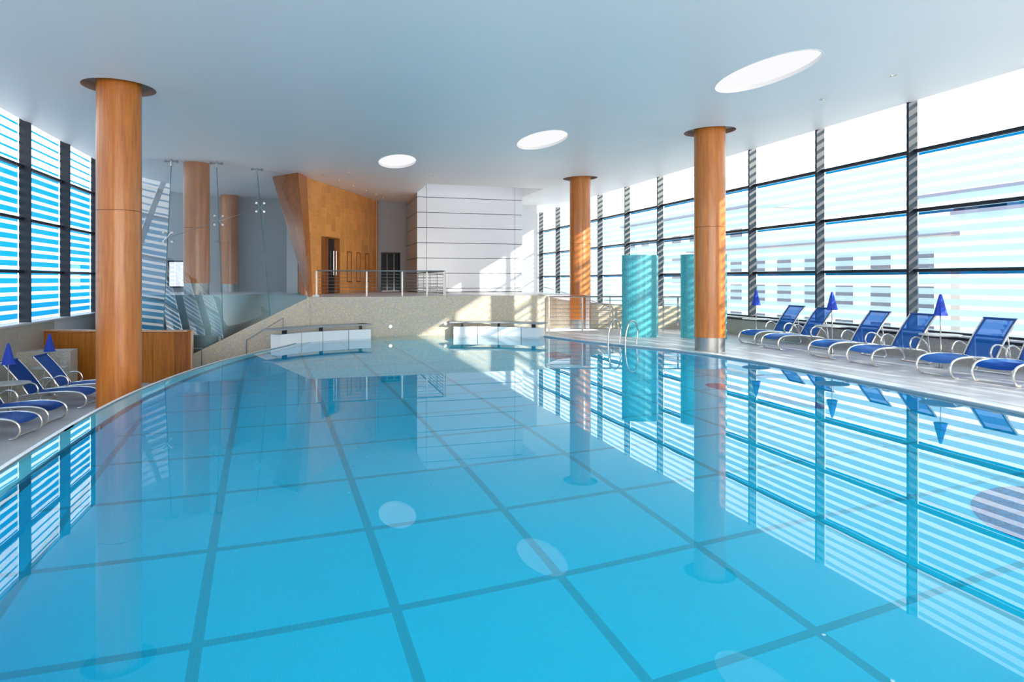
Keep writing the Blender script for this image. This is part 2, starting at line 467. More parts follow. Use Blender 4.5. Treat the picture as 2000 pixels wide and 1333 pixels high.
# upper terrace slab; its curved front is the stainless drum
drum = [(-6.98, 24.8), (-6.6, 24.3)] + [(-3.55 + 2.95 * cos(a), 24.4 + 2.95 * sin(a)) for a in [radians(d) for d in range(200, 341, 7)]] + [(-.45, 23.9), (-.3, 24.1)]
bm = BM()
flat(bm, drum + [(.1, 24.1), (.1, 20.85), (9.0, 20.85), (9.0, YB), (XL, YB)], [], ZU)
curtain(bm, [(9.0, 20.8), (9.0, YB)], 0, ZU)
st(obj('floor_upper', bm, DECK))
bm = BM(); slabwall(bm, drum, .05, ZL, ZU + .07)
tag(obj('curved_balustrade', bm, DRUM, smooth=True), 'tall curved stainless steel wall under the upper floor behind the glass screen', 'wall panel')

# ------------------------------------------------------------------ swimming pool
pool = empty('swimming_pool', (3, 10, 0), label='large oval swimming pool of turquoise tiles filled to the brim with clear still water', cat='pool')
INV = Matrix.Translation((-3, -10, 0))
def pobj(name, bm, mat, smooth=False):
    bm.transform(INV); return obj(name, bm, mat, pool, smooth)
bm = BM(); flat(bm, POOL, [], -1.33); pobj('pool_floor', bm, POOLT)
LE = [p for p in POOL if p[0] < .3 and p[1] > 2.2]
# left half: overflow ledge then wall
inner = offset(POOL, -.30)
def is_left(p): return p[0] < 0 and p[1] > 2.4
WALLP = [(q if is_left(p) else p) for p, q in zip(POOL, inner)]
bm = BM(); curtain(bm, WALLP, -1.33, -.07)
pobj('pool_wall', bm, POOLT)
bm = BM()
idx = [i for i, p in enumerate(POOL) if is_left(p)]
A = [POOL[i] for i in idx]; B = [inner[i] for i in idx]
for (a, b, c, d) in zip(A[:-1], A[1:], B[1:], B[:-1]):
    q = [bm.verts.new((*a, -.06)), bm.verts.new((*b, -.06)), bm.verts.new((*c, -.06)), bm.verts.new((*d, -.06))]
    bm.faces.new(q[::-1])
bmesh.ops.remove_doubles(bm, verts=bm.verts[:], dist=1e-4)
AQL = plain('pale_aqua_ledge', (.16, .76, .95), .4, noise=.03)
pobj('overflow_ledge', bm, AQL)
bm = BM(); slabwall(bm, B, .035, -.30, -.045); pobj('painted_slot_shade', bm, plain('slot_shadow_blue', (.01, .22, .36), .6))  # solid dark strip; the slot's shade is painted as its blue
bm = BM(); curtain(bm, offset(A, .0), ZL, -.015)
pobj('outer_wall', bm, plain('grey_overflow_wall', (.45, .47, .49), .3))
# thin crest lip the water runs over
bm = BM(); slabwall(bm, A, .05, -.2, -.012); pobj('crest_lip', bm, COPING)
Rr = [p for p in POOL if not is_left(p)]
bm = BM(); slabwall(bm, Rr, .26, -.33, .012); pobj('coping', bm, COPING)
bm = BM(); slabwall(bm, offset(Rr[:-2], .262), .10, -.05, .006); pobj('drain_grate', bm, plain('drain_grey', (.40, .38, .39), .5))
bm = BM(); curtain(bm, Rr, -.35, 0.0)
pobj('waterline_tile', bm, POOLT)
bm = BM(); flat(bm, offset(POOL, .0), [], -.012 if False else -.03); wat = pobj('water', bm, WATER)
# indigo mosaic medallions set in the pool floor and on its end wall
def medallion(cx, cy, rx, ry, rot=0, z=-1.325):
    bm = BM(); pts = []
    for k in range(36):
        a = 2 * pi * k / 36; x, y = rx * cos(a), ry * sin(a)
        pts.append((cx + x * cos(rot) - y * sin(rot), cy + x * sin(rot) + y * cos(rot)))
    prism(bm, pts, 'z', z - .02, z + .004)
    return pobj('mosaic_medallion', bm, MOSB)

# ------------------------------------------------------------------ mosaic end wall with sloping stair wall
bm = BM()
prism(bm, [(-.18, -1.4), (7.35, -1.4), (7.35, ZU), (-.18, ZU)], 'y', YM, YM + .25)
wp = st(obj('wall_pool_end', bm, MOSA))
bm = BM()
prism(bm, [(-.185, -1.35), (-.185, ZU), (-4.5, -.98), (-4.5, -1.35)], 'y', YM - .03, YM + .24)
st(obj('wall_stair_left', bm, MOSA))
bm = BM()
def rz(x, y): return 1.2 - .40 * min(1, max(0, (x - 7.5) / 2.0))
slabwall(bm, [(7.36, YM + .1), (7.5, 21.5), (8.2, 21.85), (8.95, 21.6), (10.4, 21.0), (11.5, 20.5), (12.6, 20.0)], .18, 0, rz)
st(obj('wall_ramp', bm, MOSA))
# sill walls under the windows
bm = BM(); prism(bm, [(-5, 0), (37, 0), (37, .50), (-5, .50)], 'x', 12.62, 13.0); st(obj('wall_right_sill', bm, MOSG))
bm = BM(); prism(bm, [(-5, .545), (37, .545), (37, .575), (-5, .575)], 'x', 12.55, 13.0); st(obj('trim_1', bm, LEDGE))
bm = BM(); prism(bm, [(-5, .485), (37, .485), (37, .545), (-5, .545)], 'x', 12.58, 13.0); st(obj('trim_2', bm, DARKM))
bm = BM(); prism(bm, [(-5, ZL), (21.0, ZL), (21.0, .60), (-5, .60)], 'x', -7.35, -6.93); st(obj('wall_left_sill', bm, MOSG))
bm = BM(); prism(bm, [(-5, .60), (30.5, .60), (30.5, .64), (-5, .64)], 'x', -7.35, -6.9); st(obj('trim_3', bm, LEDGE))
bm = BM(); slabwall(bm, [(-7.0, 21.01), (-7.02, 23.0), (-7.02, 27.0), (-7.02, 30.48)], .25, ZL, .598); st(obj('wall_left_rear', bm, PALEW, smooth=True))
bm = BM(); box(bm, (-6.37, 18.85, -.5), (1.15, .5, .96)); st(obj('wall_left_block', bm, MOSG))

# ------------------------------------------------------------------ windows (mullions, transoms, panes)
TZ = [.60, 1.93, 3.27, 4.60, 5.94]
def window_wall(name, X, ins, y0, dy, n, pmat, ztop, tmat):
    W = empty(name, (X, 10, .6)); st(W)
    ext = 1 if ins < 0 else -1
    mm = BM(); box(mm, (ins * .125, 0, (ztop - .6) / 2), (.25, .06, ztop - .6)); m0 = obj('mullion', mm, DARKM, W, loc=(0, y0 - 10, 0))
    for i in range(1, n):
        c = m0.copy(); COL.objects.link(c); c.parent = W; c.location = (0, y0 + i * dy - 10, 0)
    for j, tz in enumerate(TZ[:4]):
        for i in range(n - 1):
            h = .07 if j else .04
            if i == 0:
                tb = BM(); box(tb, (ins * .05, 0, 0), (.11, dy - .06, h)); t0 = obj('transom', tb, DARKM, W)
                c = t0
            else:
                c = t0.copy(); COL.objects.link(c); c.parent = W
            c.location = (0, y0 + (i + .5) * dy - 10, tz - .6)
    pb = BM(); q = [pb.verts.new(v) for v in ((0, -dy / 2 + .03, -.64), (0, dy / 2 - .03, -.64), (0, dy / 2 - .03, .64), (0, -dy / 2 + .03, .64))]
    pb.faces.new(q); p0 = None
    for i in range(n - 1):
        for j in range(4):
            if p0 is None:
                ptop = BM(); ptop.faces.new([ptop.verts.new(v.co) for v in pb.verts])
                p0 = obj('glass_pane', pb, pmat, W); c = p0; p1 = None
            elif j == 3 and p1 is None: p1 = obj('glass_pane', ptop, tmat, W); c = p1
            else: c = (p1 if j == 3 else p0).copy(); COL.objects.link(c); c.parent = W
            c.location = (-ins * .03, y0 + (i + .5) * dy - 10, (TZ[j] + TZ[j + 1]) / 2 - .6)
    return W
window_wall('window_1', XR, -1, 11.48 - 2.8 * 6, 2.8, 17, PANE_R, 5.95, PANE_RT)
window_wall('window_2', XL, 1, 19.5 - 2.77 * 8, 2.77, 14, PANE_L, 5.95, PANE_LT)

# ------------------------------------------------------------------ ceiling with its openings
SKYS = [(7.42, 9.6, .56, 1.22), (5.53, 15.85, .56, 1.22), (2.35, 19.95, .56, 1.2)]
CAPS = [(-3.5, 13.75), (9.15, 13.85), (8.95, 21.5)]
WELL = (3.95, 24.2, 8.55, 27.02)
holes = [ring_pts(*s) for s in SKYS] + [ring_pts(x, y, .61, .61, 40) for x, y in CAPS] + \
        [[(WELL[0], WELL[1]), (WELL[2], WELL[1]), (WELL[2], WELL[3]), (WELL[0], WELL[3])]]
DLS = [(0.2, 23.21), (1.04, 22.4), (0.79, 24.22), (1.36, 25.52), (1.93, 26.68), (2.42, 27.84), (2.8, 28.97), (3.86, 22.46), (9.8, 9.2), (9.75, 10.8)]
DZ = lambda x: ZC + (.41 * ((x - 8.0) / 4.75) ** 2 if x > 8 else 0)
holes += [ring_pts(x, y, .05, .05, 16) for x, y in DLS]
bm = BM()
def zc(x, y):
    if x > 8.0: return ZC + .41 * ((x - 8.0) / 4.75) ** 2
    if x < -4.2: return ZC + .47 * ((-4.2 - x) / 2.9) ** 2
    return ZC
xs = [8.0 + 4.75 * k / 10 for k in range(10)] + [-4.2 - 2.9 * k / 8 for k in range(8)]
flat(bm, [(-7.1, -5), (12.75, -5), (12.75, 37), (-7.1, 37)], holes, zc, up=False, extra=[((x, -5), (x, 37)) for x in xs])
def strip(bm, a, b, y0, y1):
    v = [bm.verts.new((a[0], y0, a[1])), bm.verts.new((b[0], y0, b[1])), bm.verts.new((b[0], y1, b[1])), bm.verts.new((a[0], y1, a[1]))]
    bm.faces.new(v)
strip(bm, (12.75, 5.70), (12.75, 5.95), -5, 37); strip(bm, (-7.1, 5.76), (-7.1, 5.95), -5, 37)
for s in SKYS: curtain(bm, ring_pts(*s), ZC, ZC + .09, True)
st(obj('ceiling', bm, CEIL, smooth=True))
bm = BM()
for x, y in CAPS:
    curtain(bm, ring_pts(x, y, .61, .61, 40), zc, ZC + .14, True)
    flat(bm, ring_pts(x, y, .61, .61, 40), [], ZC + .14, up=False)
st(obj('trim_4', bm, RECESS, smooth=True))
# roof closes the building above the ceiling
bm = BM(); box(bm, (2.85, 16, 6.9), (20.9, 42.2, .1)); box(bm, (-7.3, 16, 6.42), (.3, 42, .9)); box(bm, (13.0, 16, 6.42), (.3, 42, .9))
st(obj('roof', bm, PALEW))
# skylight diffusers, light well
for k, (s, lb) in enumerate(zip(SKYS, ('large oval skylight nearest the camera above the loungers', 'middle oval skylight of the row of three in the ceiling', 'farthest and smallest looking oval skylight near the timber wall'))):
    e = empty('skylight', (s[0], s[1], ZC), label=lb, cat='skylight', group='oval skylights in the ceiling')
    bm = BM(); flat(bm, [(x - s[0], y - s[1]) for x, y in ring_pts(*s)], [], .07, up=False); obj('diffuser', bm, SKYL, e)
    bm = BM(); P = [(x - s[0], y - s[1]) for x, y in ring_pts(s[0], s[1], s[2] + .012, s[3] + .012)]
    Q = [(x - s[0], y - s[1]) for x, y in ring_pts(s[0], s[1], s[2] - .012, s[3] - .012)]
    curtain(bm, Q, -.004, .05, True); curtain(bm, P, -.004, .002, True)
    n = len(P); a = [bm.verts.new((*p, -.004)) for p in P]; b = [bm.verts.new((*p, -.004)) for p in Q]
    for i in range(n): bm.faces.new((a[i], a[(i + 1) % n], b[(i + 1) % n], b[i]))
    obj('rim', bm, CEIL, e)
bm = BM()
x0, y0, x1, y1 = WELL
curtain(bm, [(x0, y1), (x0, y0), (x1, y0), (x1, y1)], ZC, 6.8)
st(obj('wall_light_well', bm, WHITE))
e = empty('light_well', (6.25, 25.6, 6.6), label='rectangular daylight opening in the ceiling in front of the white clad block', cat='skylight')
bm = BM(); box(bm, (0, 0, 0), (4.5, 2.7, .04)); obj('diffuser', bm, SKYL, e)
LBL = ['first', 'second', 'third', 'fourth', 'fifth', 'sixth', 'seventh']
for k, (x, y) in enumerate(DLS):
    lab = ('%s small downlight counted from the camera along the timber wall' % LBL[k]) if k < 7 else \
        ('small ceiling downlight just in front of the white clad block', 'small ceiling downlight at upper right near the windows', 'small ceiling downlight right of the large skylight')[k - 7]
    e = empty('downlight', (x, y, DZ(x)), label=lab, cat='lamp', group='small round downlights in the ceiling')
    bm = BM(); lathe(bm, [(.072, .002), (.072, -.006), (.045, -.008), (.042, .03)], n=20); obj('rim', bm, CHROME, e, True)
    bm = BM(); lathe(bm, [(0, .028), (.042, .028)], n=16); obj('bulb', bm, LAMP, e)

# ------------------------------------------------------------------ end walls
bm = BM()
# back wall with doorway recess (x 3.0..4.1) and a small window (x -5.95..-4.6)
for (a, b, z0, z1) in [(-7.4, -5.95, ZL, 6), (-5.95, -4.5, ZL, 1.42), (-5.95, -4.5, 2.5, 6), (-4.5, 2.9, ZL, 6), (2.9, 3.72, 2.95, 6), (3.72, 4.0, ZU, 6), (4.0, 10.35, ZU - 1.2, 6)]:
    box(bm, ((a + b) / 2, YB + .1, (z0 + z1) / 2), (b - a, .2, z1 - z0))
st(obj('wall_back', bm, GREYW))
bm = BM(); box(bm, (9.45, YB - .04, 3.2), (1.84, .06, 5.0)); st(obj('wall_back_right', bm, PALEW))
bm = BM(); box(bm, (2.85, 37.2, 3), (20.9, .2, 8)); st(obj('wall_far', bm, PALEW))
# front wall behind the camera; its window is added for the fill light
bm = BM(); box(bm, (2.85, -5.1, .1), (20.5, .2, 1.0)); box(bm, (2.85, -5.1, 5.9), (20.5, .2, .9)); st(obj('wall_front', bm, PALEW))
wf = empty('added_front_window', (2.85, -5.1, .6)); st(wf)
for i in range(8):
    bm = BM(); box(bm, (-9.8 + 2.8 * i, 0, 2.4), (.06, .2, 4.8)); obj('mullion', bm, DARKM, wf)
bm = BM(); box(bm, (1.4, -8, 6), (26, .4, 20)); st(obj('added_sun_blocker', bm, BUILD1))  # added unseen slab that keeps the sun out of the front opening
bm = BM(); box(bm, (3.3, YB + 1.6, 2.9), (1.4, 2.8, 1.8)); 
# recess behind the doorway
e = empty('door_1', (3.3, YB, ZU)); st(e)
bm.free(); bm = BM(); box(bm, (0, .5, .88), (.84, .04, 1.76)); obj('door_leaf', bm, BLACK, e)
bm = BM(); box(bm, (-.42, .25, .88), (.03, .5, 1.76)); box(bm, (.42, .25, .88), (.03, .5, 1.76)); box(bm, (0, .25, 1.77), (.9, .5, .03)); obj('door_frame', bm, DARKM, e)
bm = BM(); box(bm, (-.12, .46, .88), (.03, .03, 1.7)); box(bm, (.2, .46, .88), (.04, .03, 1.7)); obj('door_stile', bm, GREYW, e)
e = empty('window_3', (-5.2, YB, 1.42)); st(e)
bm = BM()
for c, s in [((-.73, -.03, .54), (.06, .1, 1.14)), ((.68, -.03, .54), (.06, .1, 1.14)), ((0, -.03, 1.08), (1.45, .1, .06)), ((0, -.03, 0), (1.45, .1, .06))]: box(bm, c, s)
obj('window_frame', bm, DARKM, e)
bm = BM(); box(bm, (0, .05, .54), (1.4, .01, 1.04)); obj('glass_pane', bm, screen_glass('clear_glass', (.95, .97, 1)), e)

# ------------------------------------------------------------------ white clad block
blk = empty('clad_block', (6.28, 27.02, ZU), label='big free standing block clad in white panels with thin dark joints', cat='partition')
def bobj(name, bm, mat): bm.transform(Matrix.Translation((-6.28, -27.02, -ZU))); return obj(name, bm, mat, blk)
bm = BM(); box(bm, (6.28, 28.75, 4.0), (4.5, 3.40, 5.6)); bobj('core', bm, JOINT)
PZ = [1.21] + [1.36 + .63 * k for k in range(9)]
for (a, b) in ((4.0, 4.37), (4.385, 8.20), (8.215, 8.56)):
    for z0, z1 in zip(PZ[:-1], PZ[1:]):
        bm = BM(); bevel_box(bm, ((a + b) / 2, 27.02, (z0 + z1) / 2 + .008), (b - a, .04, z1 - z0 - .022), .004)
        bobj('panel', bm, PANELW)
for z0, z1 in zip(PZ[:-1], PZ[1:]):
    if z1 > ZC: z1 = ZC - .002
    if z0 > ZC - .01: continue
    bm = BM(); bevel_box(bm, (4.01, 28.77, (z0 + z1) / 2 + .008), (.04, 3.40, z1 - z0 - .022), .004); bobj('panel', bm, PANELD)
    bm = BM(); bevel_box(bm, (8.55, 28.77, (z0 + z1) / 2 + .008), (.04, 3.40, z1 - z0 - .022), .004); bobj('panel', bm, PANELW)

# ------------------------------------------------------------------ timber clad volume and leaning fin
tv = empty('timber_wall', (0, 24, ZU), label='tall curved timber wall clad in honey coloured veneer tiles with a glazed door', cat='wall panel')
def tobj(name, bm, mat, sm=False): bm.transform(Matrix.Translation((0, -24, -ZU))); return obj(name, bm, mat, tv, sm)
WP = [(-.38, 23.75), (.25, 25.15), (.9, 26.5), (1.55, 27.85), (2.1, 29.0), (2.4, 29.6), (2.62, 30.05), (2.72, 30.5)]
bm = BM(); slabwall(bm, WP, .22, ZU, ZC); tobj('core', bm, WOODD)
bm = BM(); slabwall(bm, offset(WP, .25), .4, ZU, ZC - .0)
tobj('backing', bm, GREYW)
# arc-length sampling of the wall
def sampler(P):
    L = [0]
    for a, b in zip(P[:-1], P[1:]): L.append(L[-1] + hypot(b[0] - a[0], b[1] - a[1]))
    def f(s):
        for i in range(len(P) - 1):
            if s <= L[i + 1] or i == len(P) - 2:
                t = (s - L[i]) / (L[i + 1] - L[i]); a, b = P[i], P[i + 1]
                return (a[0] + (b[0] - a[0]) * t, a[1] + (b[1] - a[1]) * t, atan2(b[1] - a[1], b[0] - a[0]))
    return f, L[-1]
fS, LS = sampler(WP)
PW, PH = .42, .40
tile_me = None; ncol = int((LS - .1) / PW)
DOOR = (1.75, 2.75)     # along the wall
for i in range(ncol):
    s = .08 + (i + .5) * PW
    x, y, a = fS(s)
    nx, ny = sin(a), -cos(a)
    zz = ZU + (0 if i % 2 else -.2)
    while zz < ZC - .02:
        z0 = max(zz, ZU + .003); z1 = min(zz + PH, ZC - .003); zz += PH
        if z1 - z0 < .05: continue
        if DOOR[0] - PW / 2 < s < DOOR[1] + PW / 2 and z0 < ZU + 2.12:
            z0 = ZU + 2.12
            if z1 - z0 < .05: continue
        if tile_me is None:
            bm = BM(); bevel_box(bm, (0, 0, 0), (PW - .006, .03, PH - .006), .004); o = obj('veneer_tile', bm, WOODP, tv); tile_me = o.data
        else:
            o = bpy.data.objects.new('veneer_tile', tile_me); COL.objects.link(o); o.parent = tv
        o.location = (x + nx * (.006 + random.uniform(0, .006)), y + ny * .008 - 24, (z0 + z1) / 2 - ZU); o.rotation_euler = (0, 0, a)
        o.scale = (1, 1, (z1 - z0) / PH)
# glazed door in the timber wall
x, y, a = fS((DOOR[0] + DOOR[1]) / 2); R = Matrix.Rotation(a, 3, 'Z')
dr = empty('glazed_door', (x + sin(a) * .03, y - cos(a) * .03, ZU), a, label='dark glazed door with a long steel pull handle in the timber wall', cat='door')
bm = BM()
for c, s in [((-.47, 0, 1.05), (.07, .1, 2.1)), ((.47, 0, 1.05), (.07, .1, 2.1)), ((0, 0, 2.10), (1.01, .1, .06))]: box(bm, c, s)
obj('door_frame', bm, WOODD, dr)
bm = BM(); bevel_box(bm, (-.12, 0, 1.04), (.62, .04, 2.04), .004); obj('glass_leaf', bm, DARKG, dr)
bm = BM(); bevel_box(bm, (.32, 0, 1.04), (.24, .04, 2.04), .004); obj('timber_stile', bm, WOODD, dr)
bm = BM()
for xx in (-.02, .20):
    tube(bm, [(xx, -.08, .98 - .28), (xx, -.08, 1.62 - .28 + .28)], .014, 8); tube(bm, [(xx, 0, .8), (xx, -.08, .8)], .008, 6); tube(bm, [(xx, 0, 1.5), (xx, -.08, 1.5)], .008, 6)
obj('pull_handle', bm, CHROME, dr, True)
# three slim framed panels
for s in (3.85, 4.8, 5.75):
    x, y, a = fS(s); nx, ny = sin(a), -cos(a)
    bm = BM(); R = Matrix.Rotation(a, 3, 'Z')
    for c, sz in [((-.2, 0, 0), (.035, .04, 1.2)), ((.2, 0, 0), (.035, .04, 1.2)), ((0, 0, .6), (.435, .04, .035)), ((0, 0, -.6), (.435, .04, .035))]:
        v = R @ Vector(c); box(bm, (x + nx * .035 + v.x, y + ny * .035 + v.y, ZU + 1.05 + c[2]), sz, R)
    tobj('slim_frame', bm, WOODD)
# leaning timber fin (prow)
fin = empty('timber_fin', (-.3, 21, ZU), label='leaning wedge shaped timber fin at the end of the timber wall', cat='partition')
def fobj(name, faces, mat):
    bm = BM()
    for f in faces: bm.faces.new([bm.verts.new((p[0] + .3, p[1] - 21, p[2] - ZU)) for p in f])
    bmesh.ops.remove_doubles(bm, verts=bm.verts[:], dist=1e-4); bmesh.ops.recalc_face_normals(bm, faces=bm.faces[:])
    return obj(name, bm, mat, fin)
ZF = ZC - .004
T1, T2, T3, T4 = (-1.45, 24.1, ZF), (-.57, 22.9, ZF), (-.30, 23.75, ZF), (-1.1, 24.7, ZF)
B1, B2, B3, B4 = (-.23, 20.92, ZU), (-.17, 20.82, ZU), (-.10, 21.5, ZU), (-.2, 21.6, ZU)
# side facing the glass, front edge, face toward the pool
fobj('shaded_left_face', [[T1, T2, B2, B1]], WOODD)  # darker wood on this side paints in its shade
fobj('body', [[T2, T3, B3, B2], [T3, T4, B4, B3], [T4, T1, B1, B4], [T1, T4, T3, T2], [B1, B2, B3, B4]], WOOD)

# ------------------------------------------------------------------ glass screen on the stair wall
gs = empty('glass_screen', (-2.5, 21, 0), label='tall frameless glass screen of leaning panes held by steel spider fittings', cat='glass screen')
ED = [((-4.98, 21.75, ZC - .01), (-5.6, 20.95, ZL)), ((-4.07, 21.36, ZC - .01), (-4.2, 20.66, -.82)), ((-2.86, 21.40, ZC - .01), (-2.57, 20.66, .0)),
      ((-1.80, 22.30, ZC - .01), (-1.3, 20.70, .64)), ((-.98, 23.25, ZC - .01), (-.22, 20.78, 1.19))]
def lerp(a, b, t): return tuple(a[i] + (b[i] - a[i]) * t for i in range(3))
def gl(p): return (p[0] + 2.5, p[1] - 21, p[2])
EDGE = plain('green_glass_edge', (.05, .16, .16), .15)
for (ta, ba), (tb, bb) in zip(ED[:-1], ED[1:]):
    ta2, ba2 = lerp(ta, tb, .006), lerp(ba, bb, .006); tb2, bb2 = lerp(tb, ta, .006), lerp(bb, ba, .006)
    bm = BM(); N = 10
    G = [[bm.verts.new(gl(lerp(lerp(ba2, bb2, u / N), lerp(ta2, tb2, u / N), v / N))) for u in range(N + 1)] for v in range(N + 1)]
    for v in range(N):
        for u in range(N): bm.faces.new((G[v][u], G[v][u + 1], G[v + 1][u + 1], G[v + 1][u]))
    obj('glass_pane', bm, SCREEN, gs, True)
for (t, b) in ED[1:4]:
    bm = BM(); tube(bm, [gl(b), gl(t)], .011, 6); obj('pane_edge', bm, EDGE, gs)
    zf = {1: .62, 2: .66, 3: .72}[ED.index((t, b))]
    for f in (1.0, zf):
        p = lerp(b, t, f - (.012 if f == 1 else 0)); bm = BM(); g = Vector(gl(p)) + Vector((0, -.04, 0))
        if f == 1:
            tube(bm, [g + Vector((-.15, 0, 0)), g + Vector((.15, 0, 0))], .022, 8)
            for dx in (-.15, .15): tube(bm, [g + Vector((dx - .03, -.01, 0)), g + Vector((dx + .03, -.01, 0))], .04, 8)
            tube(bm, [g, g + Vector((0, 0, -.14))], .03, 8)
        else:
            for dx in (-.11, .11):
                for dz in (-.13, .13):
                    tube(bm, [g, g + Vector((dx, -.01, dz))], .016, 6); q = g + Vector((dx, 0, dz)); tube(bm, [q + Vector((0, .05, 0)), q + Vector((0, -.02, 0))], .033, 10)
        obj('spider_fitting', bm, CHROME, gs, True)
M_ = [lerp(ED[i][1], ED[i][0], z) for i, z in ((0, .58), (1, .62), (2, .66), (3, .72), (4, .80))]
for a, b in zip(M_[:-1], M_[1:]):
    bm = BM(); tube(bm, [Vector(gl(a)) + Vector((0, .12, 0)), Vector(gl(b)) + Vector((0, .12, 0))], .008, 6); obj('tension_rod', bm, CHROME, gs, True)

# ------------------------------------------------------------------ columns
def column(x, y, zb, label, steel=.34, cut=2.99, top=ZC):
    e = empty('timber_column', (x, y, zb), label=label, cat='column', group='round timber clad columns')
    h = top + .14 - zb; c = cut - zb
    bm = BM(); lathe(bm, [(.355, 0), (.355, steel)], n=48); obj('steel_base', bm, STEEL, e, True)
    bm = BM(); lathe(bm, [(.34, steel), (.369, steel), (.369, c - .004), (.35, c - .004)], n=48); obj('lower_cladding', bm, WOOD, e, True)
    bm = BM(); lathe(bm, [(.35, c + .004), (.369, c + .004), (.369, h)], n=48); obj('upper_cladding', bm, WOOD, e, True)
    return e
column(-3.5, 13.75, ZL, 'big orange timber column nearest the left, rising behind the pool edge', steel=.3)
column(9.15, 13.85, 0, 'timber column with steel foot on the right deck beside the loungers')
column(8.95, 21.5, 0, 'timber column rising behind the railing at the far end of the pool')
column(-3.5, 22.0, ZU, 'timber column standing directly behind the glass screen', steel=.42, cut=3.3, top=ZC - .141)
column(-3.5, 30.05, ZU, 'most distant timber column deep behind the glass screen', cut=3.3, top=ZC - .141)

# ------------------------------------------------------------------ curved low timber wall on the lower floor
cw = empty('timber_counter', (-5, 19.6, ZL), label='low curved timber screen wall with pale top edge beyond the left loungers', cat='partition')
CP = catmull([(-7.15, 20.4, 0), (-6.2, 19.95, 0), (-5.2, 19.55, 0), (-4.2, 19.2, 0), (-3.22, 18.98, 0)], 5); CP = [(p.x, p.y) for p in CP]
def cobj(name, bm, mat): bm.transform(Matrix.Translation((5, -19.6, -ZL))); return obj(name, bm, mat, cw)
bm = BM(); slabwall(bm, CP, .12, ZL, .355); cobj('core', bm, WOODD)
fC, LC = sampler(CP)
k = 0; s = .0
while s + .55 < LC:
    pts = [fC(s + .004 + (.55 - .008) * t / 3)[:2] for t in range(4)]
    bm = BM(); slabwall(bm, offset(pts, -.02), .02, ZL + .01, .34); cobj('veneer_panel', bm, wood('counter_veneer', (.56, .19, .022), (.30, .085, .008)) if k == 0 else bpy.data.materials['counter_veneer']); s += .55; k += 1
PALEWOOD = wood('pale_edge_wood', (.72, .42, .25), (.55, .28, .14))
bm = BM(); slabwall(bm, offset(CP, -.05), .22, .355, .395); cobj('top_rail', bm, PALEWOOD)
bm = BM(); box(bm, (-3.18, 18.99, -.29), (.07, .2, 1.37)); cobj('end_post', bm, WOODD)
bm = BM(); box(bm, (-3.13, 18.99, -.29), (.03, .22, 1.37)); cobj('end_cap', bm, PALEWOOD)

# ------------------------------------------------------------------ hydro seats in the pool (white curved walls with grey slab)
def hydro(P, label, over0, over1):
    e = empty('neck_jet_seat', (P[0][0], P[0][1], 0), label=label, cat='pool seat', group='curved white pool seats by the mosaic wall')
    ox, oy = P[0]
    C = catmull([(x - ox, y - oy, 0) for x, y in P], 8); C = [(p.x, p.y) for p in C]
    n = len(C); f, L = sampler(C)
    cuts = [0, .27, .5, .77, 1.0]
    for a, b in zip(cuts[:-1], cuts[1:]):
        pts = [f(L * (a + .004 + (b - a - .008) * t / 6))[:2] for t in range(7)]
        bm = BM(); slabwall(bm, pts, .34, -.6, .25); o = obj('wall_panel', bm, WHITE, e)
    bm = BM(); slabwall(bm, offset([f(L * (.02 + .96 * t / 16))[:2] for t in range(17)], .03), .27, -.6, .235); obj('core', bm, plain('seat_joint', (.25, .26, .28), .5), e)
    S = [f(L * t / 16)[:2] for t in range(17)]
    d0 = Vector((S[0][0] - S[1][0], S[0][1] - S[1][1])).normalized() * over0; d1 = Vector((S[-1][0] - S[-2][0], S[-1][1] - S[-2][1])).normalized() * over1
    S = [(S[0][0] + d0.x, S[0][1] + d0.y)] + S + [(S[-1][0] + d1.x, S[-1][1] + d1.y)]
    bm = BM(); slabwall(bm, offset(S, -.12), .50, .37, .415); obj('stone_slab', bm, SLATE, e)
    for t in (.10, .5, .90):
        x, y, a = f(L * t); bm = BM(); box(bm, (x - sin(a) * .12, y + cos(a) * .12, .31), (.07, .12, .125), Matrix.Rotation(a, 3, 'Z')); obj('bracket', bm, DARKM, e)
hydro([(-.92, 18.55), (-.35, 19.15), (.35, 19.55), (1.0, 19.8), (1.58, 19.9)], 'curved white pool seat with grey slab on the left of the mosaic wall', .25, .0)
hydro([(4.12, 20.2), (4.8, 20.05), (5.5, 19.75), (6.05, 19.35), (6.52, 18.85)], 'curved white pool seat with grey slab on the right by the railing', .12, .05)

# ------------------------------------------------------------------ railings
def railing(name, P, z0, h, nr, label, cat='railing', post_every=None, posts=None):
    ox, oy = P[0][:2]
    e = empty(name, (ox, oy, 0), label=label, cat=cat)
    zf = z0 if callable(z0) else (lambda x, y: z0)
    Q = [(x - ox, y - oy) for x, y in P]
    def zz(x, y): return zf(x + ox, y + oy)
    bm = BM(); tube(bm, [(x, y, zz(x, y) + h) for x, y in Q], .024, 8); obj('handrail', bm, STEEL, e, True)
    for k in range(nr):
        bm = BM(); hh = h * (k + .7) / (nr + .7); tube(bm, [(x, y, zz(x, y) + hh) for x, y in Q], .0075, 6); obj('rail', bm, STEEL, e, True)
    f, L = sampler(Q)
    for t in posts:
        x, y, a = f(L * t); bm = BM(); box(bm, (x, y, zz(x, y) + h / 2), (.022, .05, h), Matrix.Rotation(a + pi / 2, 3, 'Z')); obj('post', bm, STEEL, e)
    return e
railing('railing', [(.02, 20.95), (3.97, 20.95)], ZU, .80, 7, 'steel railing along the top of the mosaic wall before the timber wall', posts=(.0, .38, .66, .86, 1.0))
railing('railing', [(4.02, 20.95), (4.02, 26.9)], ZU, .80, 7, 'short steel railing running back from the terrace edge to the white block', posts=(.0, .25, .5, .75, 1.0))
